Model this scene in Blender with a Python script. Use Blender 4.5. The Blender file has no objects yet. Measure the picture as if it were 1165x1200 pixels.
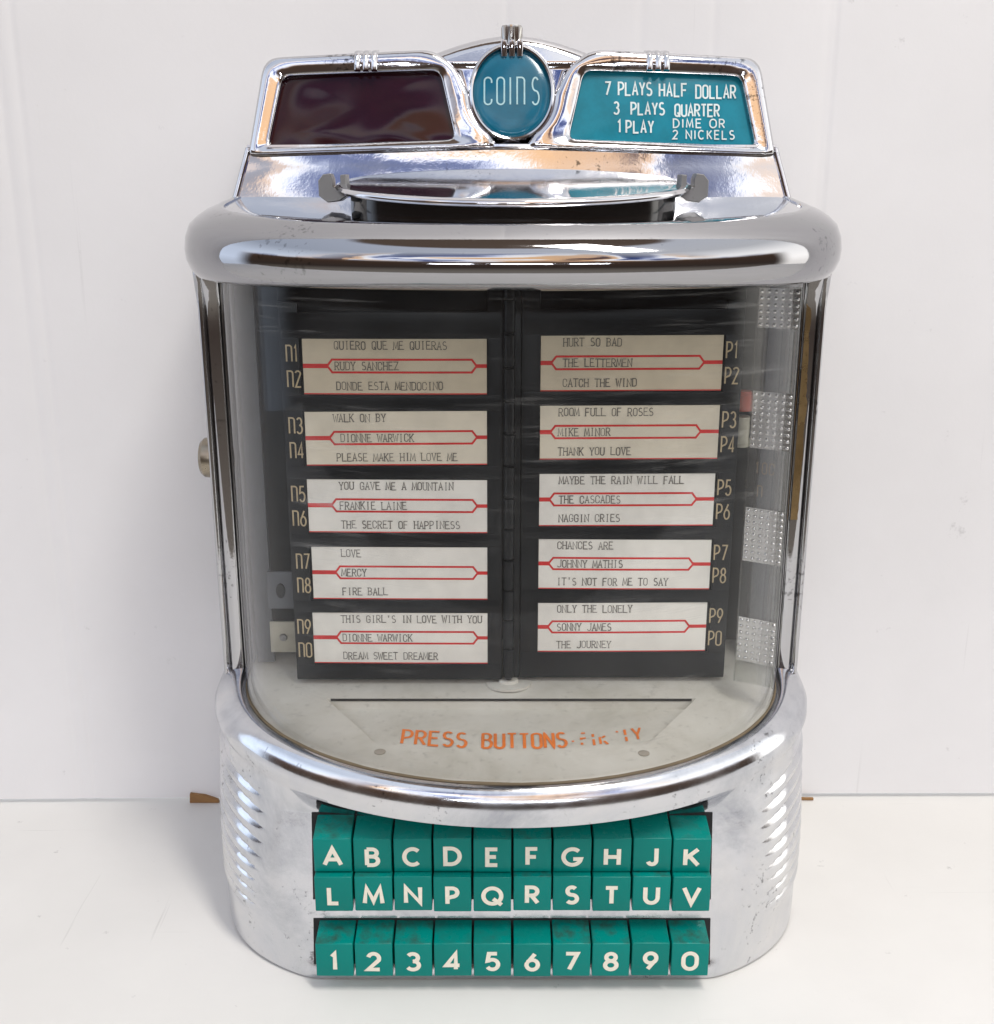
import bpy, bmesh, math, random
from mathutils import Vector, Matrix, noise
R = math.radians
random.seed(7)
S = bpy.context.scene
COL = S.collection
MM = 0.001                                   # shapes below are laid out in millimetres

# ------------------------------------------------------------------ camera
cam_d = bpy.data.cameras.new('camera'); cam = bpy.data.objects.new('camera', cam_d); COL.objects.link(cam)
cam.location = (-6.8*MM, -429*MM, 345*MM)
cam.rotation_euler = (R(90-15.9), 0, 0)
cam_d.sensor_fit = 'HORIZONTAL'; cam_d.sensor_width = 36; cam_d.lens = 1300/1165*36
cam_d.clip_start = 0.01; cam_d.clip_end = 50
S.camera = cam

# ------------------------------------------------------------------ view
S.view_settings.view_transform = 'Standard'; S.view_settings.look = 'None'
S.view_settings.exposure = 0.76; S.view_settings.gamma = 1; S.view_settings.use_curve_mapping = False
S.render.engine = 'CYCLES'
S.cycles.max_bounces = 10; S.cycles.glossy_bounces = 6; S.cycles.transparent_max_bounces = 12
S.cycles.sample_clamp_indirect = 6
try:
    S.cycles.use_denoising = True
except Exception: pass

# ------------------------------------------------------------------ world: room light as a procedural panorama, sides brightened as added fill
W = bpy.data.worlds.new('World'); S.world = W; W.use_nodes = True
def build_world():
    nt = W.node_tree; nt.nodes.clear(); N = nt.nodes.new; L = nt.links.new
    out = N('ShaderNodeOutputWorld'); bg = N('ShaderNodeBackground'); L(bg.outputs[0], out.inputs[0])
    tc = N('ShaderNodeTexCoord'); sep = N('ShaderNodeSeparateXYZ'); L(tc.outputs['Generated'], sep.inputs[0])
    def mrange(inp, a, b, c=0, d=1, smooth=False):
        m = N('ShaderNodeMapRange'); L(inp, m.inputs[0])
        if smooth: m.interpolation_type = 'SMOOTHSTEP'
        for k, v in zip((1, 2, 3, 4), (a, b, c, d)): m.inputs[k].default_value = v
        return m.outputs[0]
    def ramp(stops, inp):
        r = N('ShaderNodeValToRGB'); e = r.color_ramp.elements
        while len(e) > 1: e.remove(e[-1])
        e[0].position = stops[0][0]; e[0].color = (*stops[0][1], 1)
        for p, c in stops[1:]:
            k = e.new(p); k.color = (*c, 1)
        L(inp, r.inputs[0]); return r.outputs[0]
    def mix(f, a, b, mode='MIX'):
        m = N('ShaderNodeMix'); m.data_type = 'RGBA'; m.blend_type = mode
        if isinstance(f, float): m.inputs[0].default_value = f
        else: L(f, m.inputs[0])
        L(a, m.inputs[6]); L(b, m.inputs[7]); return m.outputs[2]
    h = mrange(sep.outputs['Z'], -1, 1)
    # the room in front: dim floor, brown furniture at eye height, ceiling in patches of cream, navy and white, whites raised as added front fill
    no = N('ShaderNodeTexNoise'); no.inputs['Scale'].default_value = 2.6; no.inputs['Detail'].default_value = 2.5; no.inputs['Distortion'].default_value = .6
    L(tc.outputs['Generated'], no.inputs['Vector'])
    ceil = ramp([(.30, (.015,.025,.10)), (.43, (.06,.09,.24)), (.455, (.60,.66,.86)), (.50, (1.05,1.03,1.02)), (.545, (.95,.92,.90)), (.56, (.80,.50,.27)), (.62, (.66,.43,.27)), (.635, (.10,.06,.06))], no.outputs['Fac'])
    low = ramp([(0.0, (.26,.25,.23)), (.34, (.12,.105,.09)), (.45, (.035,.026,.022)), (.60, (.045,.028,.02)), (.70, (.09,.055,.04))], h)
    ceil = mix(mrange(sep.outputs['Z'], .955, .985, smooth=True), ceil, ramp([(0, (.10,.07,.055)), (1, (.10,.07,.055))], h))  # dark patch added near the zenith for the hood's reflection
    zm = mrange(sep.outputs['Z'], .28, .42, smooth=True)
    front = mix(zm, low, ceil)
    side = ramp([(0.0, (.40,.39,.37)), (.45, (.80,.79,.78)), (.55, (1.0,1.0,1.0)), (.72, (.85,.86,.87)), (.86, (.46,.475,.50)), (1.0, (.46,.48,.52))], h)
    lr = ramp([(0, (.62,.70,.84)), (.5, (.96,.98,1.03)), (1, (1.16,1.13,1.08))], mrange(sep.outputs['X'], -1, 1))
    side = mix(1.0, side, lr, 'MULTIPLY')
    fl = mrange(sep.outputs['Y'], -.10, -.30, smooth=True); fh = mrange(sep.outputs['Y'], -.50, -.80, smooth=True)
    fx = N('ShaderNodeMix'); L(zm, fx.inputs[0]); L(fl, fx.inputs[2]); L(fh, fx.inputs[3])
    col = mix(fx.outputs[0], side, front)
    # dark patch added straight overhead for contrast in the chrome reflections
    dark_zenith = ramp([(0, (.09,.065,.05)), (1, (.09,.065,.05))], h)
    col = mix(mrange(sep.outputs['Z'], .935, .955, smooth=True), col, dark_zenith)
    L(col, bg.inputs[0]); bg.inputs[1].default_value = 1.25
build_world()

# ------------------------------------------------------------------ lamps: fluorescent fixtures overhead and further down the room
def lamp(name, loc, target, sx, sy, power, color):
    d = bpy.data.lights.new(name, 'AREA'); d.shape = 'RECTANGLE'; d.size = sx; d.size_y = sy
    d.energy = power; d.color = color
    o = bpy.data.objects.new(name, d); COL.objects.link(o); o.location = loc
    o.rotation_euler = (Vector(target)-Vector(loc)).to_track_quat('-Z', 'Y').to_euler()
    return o
lamp('overhead_fixture', (.34, -.48, 1.62), (0, .0, .1), .20, .7, 9.5, (1.0, .955, .89))
for x in (-.62, .12, .86):
    lamp('distant_fixture', (x, -3.6, 1.06), (0, 0, .3), .52, .07, 3.0, (.90, .94, 1.0))

# ------------------------------------------------------------------ materials
def new_mat(name):
    m = bpy.data.materials.new(name); m.use_nodes = True
    nt = m.node_tree; b = nt.nodes['Principled BSDF']
    return m, nt, b
def rampn(nt, stops, inp=None):
    r = nt.nodes.new('ShaderNodeValToRGB'); e = r.color_ramp.elements
    while len(e) > 1: e.remove(e[-1])
    e[0].position = stops[0][0]; e[0].color = (*stops[0][1], 1)
    for p, c in stops[1:]:
        k = e.new(p); k.color = (*c, 1)
    if inp is not None: nt.links.new(inp, r.inputs[0])
    return r
def noisen(nt, scale, detail=4, vec=None, rough=.6, dist=0):
    n = nt.nodes.new('ShaderNodeTexNoise'); n.inputs['Scale'].default_value = scale
    n.inputs['Detail'].default_value = detail; n.inputs['Roughness'].default_value = rough
    n.inputs['Distortion'].default_value = dist
    if vec is None:
        tc = nt.nodes.new('ShaderNodeTexCoord'); vec = tc.outputs['Object']
    nt.links.new(vec, n.inputs['Vector']); return n
def bumpn(nt, b, h, strength, dist):
    bp = nt.nodes.new('ShaderNodeBump'); bp.inputs['Strength'].default_value = strength
    bp.inputs['Distance'].default_value = dist
    nt.links.new(h, bp.inputs['Height']); nt.links.new(bp.outputs[0], b.inputs['Normal']); return bp
def stretched(nt, sc):
    tc = nt.nodes.new('ShaderNodeTexCoord'); mp = nt.nodes.new('ShaderNodeMapping')
    mp.inputs['Scale'].default_value = sc; nt.links.new(tc.outputs['Object'], mp.inputs[0]); return mp.outputs[0]

def metal(name, base, r0, r1, pit=.5, bump=.02, patch=18, fine=0):
    """worn plating: haze patches change the gloss, pits darken it"""
    m, nt, b = new_mat(name); L = nt.links.new
    b.inputs['Metallic'].default_value = 1
    n1 = noisen(nt, patch, 6, rough=.65)
    rr = rampn(nt, [(.35, (r0,)*3), (.68, (r1,)*3)], n1.outputs['Fac']); L(rr.outputs[0], b.inputs['Roughness'])
    n2 = noisen(nt, 420, 3, rough=.6); n3 = noisen(nt, 30, 4)
    mul = nt.nodes.new('ShaderNodeMath'); mul.operation = 'MULTIPLY'; L(n2.outputs['Fac'], mul.inputs[0]); L(n3.outputs['Fac'], mul.inputs[1])
    dk = tuple(c*(1-pit) for c in base)
    cr = rampn(nt, [(.0, base), (.36, base), (.44, dk)], mul.outputs[0]); L(cr.outputs[0], b.inputs['Base Color'])
    n4 = noisen(nt, 60, 5)
    bp = bumpn(nt, b, n4.outputs['Fac'], bump, .002)
    if fine:                                    # clusters of tiny blisters in the plating
        n5 = noisen(nt, 600, 2); mk = rampn(nt, [(.45, (0,)*3), (.62, (1,)*3)], n1.outputs['Fac'])
        mf = nt.nodes.new('ShaderNodeMath'); mf.operation = 'MULTIPLY'; L(n5.outputs['Fac'], mf.inputs[0]); L(mk.outputs[0], mf.inputs[1])
        b2 = nt.nodes.new('ShaderNodeBump'); b2.inputs['Strength'].default_value = fine; b2.inputs['Distance'].default_value = .001
        L(mf.outputs[0], b2.inputs['Height']); L(bp.outputs[0], b2.inputs['Normal']); L(b2.outputs[0], b.inputs['Normal'])
    return m
def plain(name, col, rough=.5, metallic=0, coat=0, spec=.5):
    m, nt, b = new_mat(name)
    n = noisen(nt, 90, 4); c2 = tuple(c*.82 for c in col)
    r = rampn(nt, [(.35, c2), (.6, col)], n.outputs['Fac']); nt.links.new(r.outputs[0], b.inputs['Base Color'])
    b.inputs['Roughness'].default_value = rough; b.inputs['Metallic'].default_value = metallic
    b.inputs['Coat Weight'].default_value = coat; b.inputs['Specular IOR Level'].default_value = spec
    return m
M = {}
M['chrome'] = metal('chrome_plating', (.66,.66,.68), .035, .13, .45, .015, 22)
M['hood'] = metal('hood_chrome', (.39,.39,.405), .02, .10, .4, .012, 16)
M['sign'] = metal('sign_chrome', (.60,.60,.62), .035, .12, .7, .035, 40, fine=.035)
def cast_metal():
    m = metal('worn_cast_chrome', (.72,.725,.74), .06, .25, .6, .045, 24); nt = m.node_tree; b = nt.nodes['Principled BSDF']; L = nt.links.new
    old = b.inputs['Base Color'].links[0].from_socket
    n = noisen(nt, 14, 7, rough=.72, dist=.5); r = rampn(nt, [(.32, (.62,.64,.68)), (.5, (.92,.93,.95)), (.7, (1.06,1.05,1.03))], n.outputs['Fac'])
    # dull scuffs: small broken flecks
    n2 = noisen(nt, 1, 4, stretched(nt, (170, 170, 90)), .7); r2 = rampn(nt, [(.27, (.42,.42,.43)), (.33, (1,1,1))], n2.outputs['Fac'])
    m1 = nt.nodes.new('ShaderNodeMix'); m1.data_type = 'RGBA'; m1.blend_type = 'MULTIPLY'; m1.inputs[0].default_value = 1; L(old, m1.inputs[6]); L(r.outputs[0], m1.inputs[7])
    m2 = nt.nodes.new('ShaderNodeMix'); m2.data_type = 'RGBA'; m2.blend_type = 'MULTIPLY'; m2.inputs[0].default_value = 1; L(m1.outputs[2], m2.inputs[6]); L(r2.outputs[0], m2.inputs[7])
    L(m2.outputs[2], b.inputs['Base Color']); return m
M['cast'] = cast_metal()
M['column'] = metal('worn_column_chrome', (.50,.50,.515), .025, .09, .5, .015, 24)
M['steel'] = metal('grey_steel', (.27,.27,.27), .35, .5, .4, .03, 30)
M['brass'] = metal('bared_brass', (.42,.30,.15), .18, .35, .5, .02, 30)
M['black'] = plain('black_enamel', (.007,.009,.012), .34, spec=.3)
M['slot'] = plain('dark_slot', (.006,.006,.007), .6)  # near-black painted in for the unlit depth of openings
M['inside'] = plain('case_interior', (.10,.11,.125), .55)
M['inside_dark'] = plain('dark_interior', (.010,.011,.014), .5)
M['letter'] = plain('cream_letter', (.86,.82,.69), .45)
M['teal_lens'] = plain('teal_lens', (.008,.205,.285), .22, coat=.05, spec=.2)
M['teal_badge'] = plain('teal_badge', (.004,.120,.200), .16, coat=.25, spec=.3)
M['purple'] = plain('dark_purple_lens', (.022,.003,.007), .10, coat=0, spec=.3)
M['sign_text'] = plain('pale_sign_text', (.62,.72,.72), .4)
M['badge_text'] = plain('pale_badge_text', (.36,.58,.62), .4)
M['gold'] = plain('gold_numeral', (.52,.42,.26), .45)
M['orange'] = plain('orange_engraving', (.80,.19,.015), .55)
M['red'] = plain('red_print', (.70,.03,.03), .6)
M['rivet'] = plain('dull_rivet', (.40,.36,.30), .6)
M['redcap'] = plain('red_cap', (.35,.04,.015), .4)
M['socket'] = plain('cream_socket', (.42,.40,.32), .5)
M['ink'] = plain('faded_type', (.15,.14,.125), .7)
M['drum'] = plain('dark_drum', (.010,.010,.010), .10, coat=.5)
M['cardboard'] = plain('brown_cardboard', (.30,.16,.06), .8)
M['barrel'] = metal('brassy_lock', (.31,.27,.21), .2, .4, .5, .02, 60)
M['seal'] = plain('dirty_seal', (.14,.105,.06), .6)
M['nut'] = metal('dull_nickel', (.48,.47,.45), .12, .25, .5, .02, 60)
M['gap'] = plain('rubber_gasket', (.012,.011,.010), .5)  # black rubber, also used for the painted shade strip on the ramp

def paper(name, col):
    m, nt, b = new_mat(name); n = noisen(nt, 60, 5); n2 = noisen(nt, 900, 2)
    r = rampn(nt, [(.3, tuple(c*.86 for c in col)), (.62, col)], n.outputs['Fac']); nt.links.new(r.outputs[0], b.inputs['Base Color'])
    b.inputs['Roughness'].default_value = .75; bumpn(nt, b, n2.outputs['Fac'], .08, .0005); return m
M['paper_tan'] = paper('tan_title_paper', (.70,.62,.47))  # warm paper, darkened further for the shade under the hood
M['paper_cream'] = paper('cream_title_paper', (.80,.745,.61))  # warm paper with some hood shade mixed into the colour
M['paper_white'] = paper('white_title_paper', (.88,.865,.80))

def button_mat():
    m, nt, b = new_mat('teal_button_plastic'); L = nt.links.new
    geo = nt.nodes.new('ShaderNodeNewGeometry'); oi = nt.nodes.new('ShaderNodeObjectInfo')
    base = rampn(nt, [(0, (.0,.190,.160)), (1, (.0,.215,.184))], oi.outputs['Random'])
    # grime collects in streaks on the sloping tops
    ad = nt.nodes.new('ShaderNodeVectorMath'); ad.operation = 'ADD'; L(geo.outputs['Position'], ad.inputs[0])
    n = noisen(nt, 110, 5, ad.outputs[0], .7)
    sep = nt.nodes.new('ShaderNodeSeparateXYZ'); L(geo.outputs['True Normal'], sep.inputs[0])
    up = nt.nodes.new('ShaderNodeMapRange'); L(sep.outputs['Z'], up.inputs[0]); up.inputs[1].default_value = .4; up.inputs[2].default_value = .8
    nr = nt.nodes.new('ShaderNodeMapRange'); L(n.outputs['Fac'], nr.inputs[0]); nr.inputs[1].default_value = .44; nr.inputs[2].default_value = .70
    am = rampn(nt, [(0, (.15,)*3), (.55, (.45,)*3), (.8, (1,)*3)], oi.outputs['Random']); L(am.outputs[0], nr.inputs[4])
    mu = nt.nodes.new('ShaderNodeMath'); mu.operation = 'MULTIPLY'; L(up.outputs[0], mu.inputs[0]); L(nr.outputs[0], mu.inputs[1])
    mx = nt.nodes.new('ShaderNodeMix'); mx.data_type = 'RGBA'; L(mu.outputs[0], mx.inputs[0]); L(base.outputs[0], mx.inputs[6])
    mx.inputs[7].default_value = (.026,.070,.050,1); L(mx.outputs[2], b.inputs['Base Color'])
    rr = rampn(nt, [(0, (.26,)*3), (1, (.55,)*3)], mu.outputs[0]); L(rr.outputs[0], b.inputs['Roughness'])
    b.inputs['Specular IOR Level'].default_value = .2
    return m
M['button'] = button_mat()

def shelf_mat():
    m, nt, b = new_mat('dusty_grey_shelf'); L = nt.links.new
    n = noisen(nt, 26, 6, rough=.65, dist=.4); n2 = noisen(nt, 240, 4)
    r = rampn(nt, [(.28, (.46,.44,.375)), (.5, (.58,.56,.50)), (.72, (.66,.645,.59))], n.outputs['Fac'])
    r2 = rampn(nt, [(.28, (.62,)*3), (.42, (1,)*3)], n2.outputs['Fac'])
    mx = nt.nodes.new('ShaderNodeMix'); mx.data_type = 'RGBA'; mx.blend_type = 'MULTIPLY'; mx.inputs[0].default_value = .5
    L(r.outputs[0], mx.inputs[6]); L(r2.outputs[0], mx.inputs[7]); L(mx.outputs[2], b.inputs['Base Color'])
    b.inputs['Roughness'].default_value = .5; b.inputs['Metallic'].default_value = .08
    bumpn(nt, b, n2.outputs['Fac'], .06, .001); return m
M['shelf'] = shelf_mat()

def glass_mat(name='window_glass', haze=.016, refl=1.0):
    m = bpy.data.materials.new(name); m.use_nodes = True; nt = m.node_tree; nt.nodes.clear(); L = nt.links.new; N = nt.nodes.new
    out = N('ShaderNodeOutputMaterial'); tr = N('ShaderNodeBsdfTransparent'); gl = N('ShaderNodeBsdfGlossy'); df = N('ShaderNodeBsdfDiffuse')
    gl.inputs['Roughness'].default_value = .02; tr.inputs[0].default_value = (.988,.992,.99,1)
    df.inputs[0].default_value = (.75,.75,.73,1)
    lw = N('ShaderNodeLayerWeight'); lw.inputs[0].default_value = .5
    pw = N('ShaderNodeMath'); pw.operation = 'POWER'; pw.inputs[1].default_value = 4.0; L(lw.outputs['Facing'], pw.inputs[0])
    fr = N('ShaderNodeMath'); fr.operation = 'MULTIPLY_ADD'; fr.inputs[1].default_value = .95; fr.inputs[2].default_value = .014; L(pw.outputs[0], fr.inputs[0])
    # fine scratches (long thin noise in a few directions) and smeared haze patches
    def scratch(rot, sc, lo, hi, mask):
        tc = N('ShaderNodeTexCoord'); mp = N('ShaderNodeMapping'); mp.inputs['Rotation'].default_value = (0, R(rot), 0); mp.inputs['Scale'].default_value = sc
        L(tc.outputs['Object'], mp.inputs[0]); n = noisen(nt, 1, 5, mp.outputs[0], .7, .35)
        a = N('ShaderNodeMapRange'); a.inputs[1].default_value = lo; a.inputs[2].default_value = hi; L(n.outputs['Fac'], a.inputs[0])
        k = noisen(nt, mask, 3); kk = N('ShaderNodeMapRange'); kk.inputs[1].default_value = .5; kk.inputs[2].default_value = .68; L(k.outputs['Fac'], kk.inputs[0])
        mu = N('ShaderNodeMath'); mu.operation = 'MULTIPLY'; L(a.outputs[0], mu.inputs[0]); L(kk.outputs[0], mu.inputs[1]); return mu.outputs[0]
    s1 = scratch(28, (14, 30, 330), .56, .72, 9); s2 = scratch(-52, (22, 30, 420), .58, .74, 11); s3 = scratch(80, (10, 20, 600), .6, .74, 7)
    a1 = N('ShaderNodeMath'); a1.operation = 'ADD'; L(s1, a1.inputs[0]); L(s2, a1.inputs[1])
    a2 = N('ShaderNodeMath'); a2.operation = 'ADD'; L(a1.outputs[0], a2.inputs[0]); L(s3, a2.inputs[1])
    hz = noisen(nt, 16, 5); h2 = N('ShaderNodeMapRange'); h2.inputs[1].default_value = .45; h2.inputs[2].default_value = .75
    h2.inputs[3].default_value = .001; h2.inputs[4].default_value = haze; L(hz.outputs['Fac'], h2.inputs[0])
    sc = N('ShaderNodeMath'); sc.operation = 'MULTIPLY_ADD'; sc.inputs[1].default_value = .2; L(a2.outputs[0], sc.inputs[0]); L(h2.outputs[0], sc.inputs[2])
    sc.use_clamp = True
    m1 = N('ShaderNodeMixShader'); L(sc.outputs[0], m1.inputs[0]); L(tr.outputs[0], m1.inputs[1]); L(df.outputs[0], m1.inputs[2])
    m2 = N('ShaderNodeMixShader'); L(fr.outputs[0], m2.inputs[0]); L(m1.outputs[0], m2.inputs[1]); L(gl.outputs[0], m2.inputs[2])
    L(m2.outputs[0], out.inputs[0]); return m
M['glass'] = glass_mat()
def clear_plastic():
    m = bpy.data.materials.new('clear_plastic'); m.use_nodes = True; nt = m.node_tree; nt.nodes.clear(); L = nt.links.new; N = nt.nodes.new
    out = N('ShaderNodeOutputMaterial'); tr = N('ShaderNodeBsdfTransparent'); gl = N('ShaderNodeBsdfGlossy'); lw0 = N('ShaderNodeLayerWeight'); lw0.inputs[0].default_value = .5
    gl.inputs['Roughness'].default_value = .08; tr.inputs[0].default_value = (.86,.87,.86,1)
    lw = N('ShaderNodeMath'); lw.operation = 'ADD'; lw.inputs[1].default_value = .04; pw = N('ShaderNodeMath'); pw.operation = 'POWER'; pw.inputs[1].default_value = 5; L(lw0.outputs['Facing'], pw.inputs[0]); L(pw.outputs[0], lw.inputs[0])
    mx = N('ShaderNodeMixShader'); L(lw.outputs[0], mx.inputs[0]); L(tr.outputs[0], mx.inputs[1]); L(gl.outputs[0], mx.inputs[2]); L(mx.outputs[0], out.inputs[0]); return m
M['clear'] = clear_plastic()
M['silver'] = metal('silver_dots', (.58,.58,.57), .18, .30, .3, .02, 40)

def board_mat(name, col, marks, scale):
    m, nt, b = new_mat(name); L = nt.links.new
    n = noisen(nt, scale, 5); n2 = noisen(nt, 70, 4, rough=.7)
    r = rampn(nt, [(.3, tuple(c*.935 for c in col)), (.65, col)], n.outputs['Fac'])
    r2 = rampn(nt, [(.0, (1,)*3), (.685, (1,)*3), (.77, (marks*.85,)*3)], n2.outputs['Fac'])
    mx = nt.nodes.new('ShaderNodeMix'); mx.data_type = 'RGBA'; mx.blend_type = 'MULTIPLY'; mx.inputs[0].default_value = 1
    L(r.outputs[0], mx.inputs[6]); L(r2.outputs[0], mx.inputs[7]); L(mx.outputs[2], b.inputs['Base Color'])
    last = mx.outputs[2]
    for sc, rot in (((4, 260, 4), 24), ((5, 330, 5), -38), ((160, 4, 4), 8)):
        tc = nt.nodes.new('ShaderNodeTexCoord'); mp = nt.nodes.new('ShaderNodeMapping'); mp.inputs['Rotation'].default_value = (0, R(rot) if name == 'white_board' else 0, R(rot)); mp.inputs['Scale'].default_value = sc
        L(tc.outputs['Object'], mp.inputs[0]); ns = noisen(nt, 1, 3, mp.outputs[0], .6, .2)
        rs = rampn(nt, [(0, (1,)*3), (.70, (1,)*3), (.76, ((.80 if name == 'white_tabletop' else .93),)*3)], ns.outputs['Fac'])
        m2 = nt.nodes.new('ShaderNodeMix'); m2.data_type = 'RGBA'; m2.blend_type = 'MULTIPLY'; m2.inputs[0].default_value = 1; L(last, m2.inputs[6]); L(rs.outputs[0], m2.inputs[7]); last = m2.outputs[2]
    L(last, b.inputs['Base Color'])
    b.inputs['Roughness'].default_value = .55; b.inputs['Specular IOR Level'].default_value = .35
    n3 = noisen(nt, 420, 3); bumpn(nt, b, n3.outputs['Fac'], .05, .001); return m
M['wall'] = board_mat('white_board', (.81,.81,.82), .95, 6)
M['table'] = board_mat('white_tabletop', (.70,.69,.665), .70, 7)

# ------------------------------------------------------------------ mesh helpers
def mesh_obj(name, verts, faces, mat, parent=None, smooth=True, mats=None, fmat=None, sharp=None):
    me = bpy.data.meshes.new(name); me.from_pydata([(x*MM, y*MM, z*MM) for x, y, z in verts], [], faces)
    for mm in (mats or [mat]): me.materials.append(mm)
    if fmat:
        for p, k in zip(me.polygons, fmat): p.material_index = k
    bm = bmesh.new(); bm.from_mesh(me); bmesh.ops.recalc_face_normals(bm, faces=bm.faces)
    bm.to_mesh(me); bm.free()
    for p in me.polygons: p.use_smooth = smooth
    if smooth and sharp is not None: me.set_sharp_from_angle(angle=R(sharp))
    o = bpy.data.objects.new(name, me); COL.objects.link(o)
    if parent: o.parent = parent
    return o
class MB:
    def __init__(s): s.v, s.f, s.m = [], [], []
    def add(s, v, f, m=0):
        k = len(s.v); s.v += [tuple(p) for p in v]; s.f += [tuple(i+k for i in q) for q in f]; s.m += [m]*len(f)
    def loft(s, loops, closed=True, cap0=False, cap1=False, m=0, ring=False):
        n = len(loops[0]); v = [p for l in loops for p in l]; f = []
        rows = len(loops)
        for i in range(rows if ring else rows-1):
            j = (i+1) % rows
            for k in range(n if closed else n-1):
                q = (k+1) % n; f.append((i*n+k, i*n+q, j*n+q, j*n+k))
        if cap0: f.append(tuple(range(n)))
        if cap1: f.append(tuple((rows-1)*n+k for k in range(n))[::-1])
        s.add(v, f, m)
    def box(s, a, b, bev=0, m=0):
        (x0, y0, z0), (x1, y1, z1) = a, b
        bm = bmesh.new(); bmesh.ops.create_cube(bm, size=1)
        for v in bm.verts: v.co = (x0+(v.co.x+.5)*(x1-x0), y0+(v.co.y+.5)*(y1-y0), z0+(v.co.z+.5)*(z1-z0))
        if bev: bmesh.ops.bevel(bm, geom=bm.edges[:], offset=bev, segments=2, profile=.6, affect='EDGES')
        bm.verts.index_update(); s.add([v.co[:] for v in bm.verts], [tuple(v.index for v in f.verts) for f in bm.faces], m); bm.free()
    def lathe(s, prof, axis='z', c=(0,0,0), n=32, sx=1, sy=1, m=0):
        loops = []
        for r, h in prof:
            l = []
            for k in range(n):
                a = 2*math.pi*k/n; u, w = r*math.cos(a)*sx, r*math.sin(a)*sy
                l.append({'z': (c[0]+u, c[1]+w, c[2]+h), 'x': (c[0]+h, c[1]+u, c[2]+w), 'y': (c[0]+u, c[1]+h, c[2]+w)}[axis])
            loops.append(l)
        s.loft(loops, True, prof[0][0] > 1e-6, prof[-1][0] > 1e-6, m)
    def build(s, name, mat, parent=None, smooth=True, sharp=35, mats=None):
        return mesh_obj(name, s.v, s.f, mat, parent, smooth, mats, s.m if mats else None, sharp)
def empty(name, loc=(0,0,0)):
    o = bpy.data.objects.new(name, None); COL.objects.link(o); o.location = loc; o.empty_display_size = .05; return o
def sstep(a, b, x):
    t = max(0, min(1, (x-a)/(b-a))); return t*t*(3-2*t)
def lerp(a, b, t): return a+(b-a)*t

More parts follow.
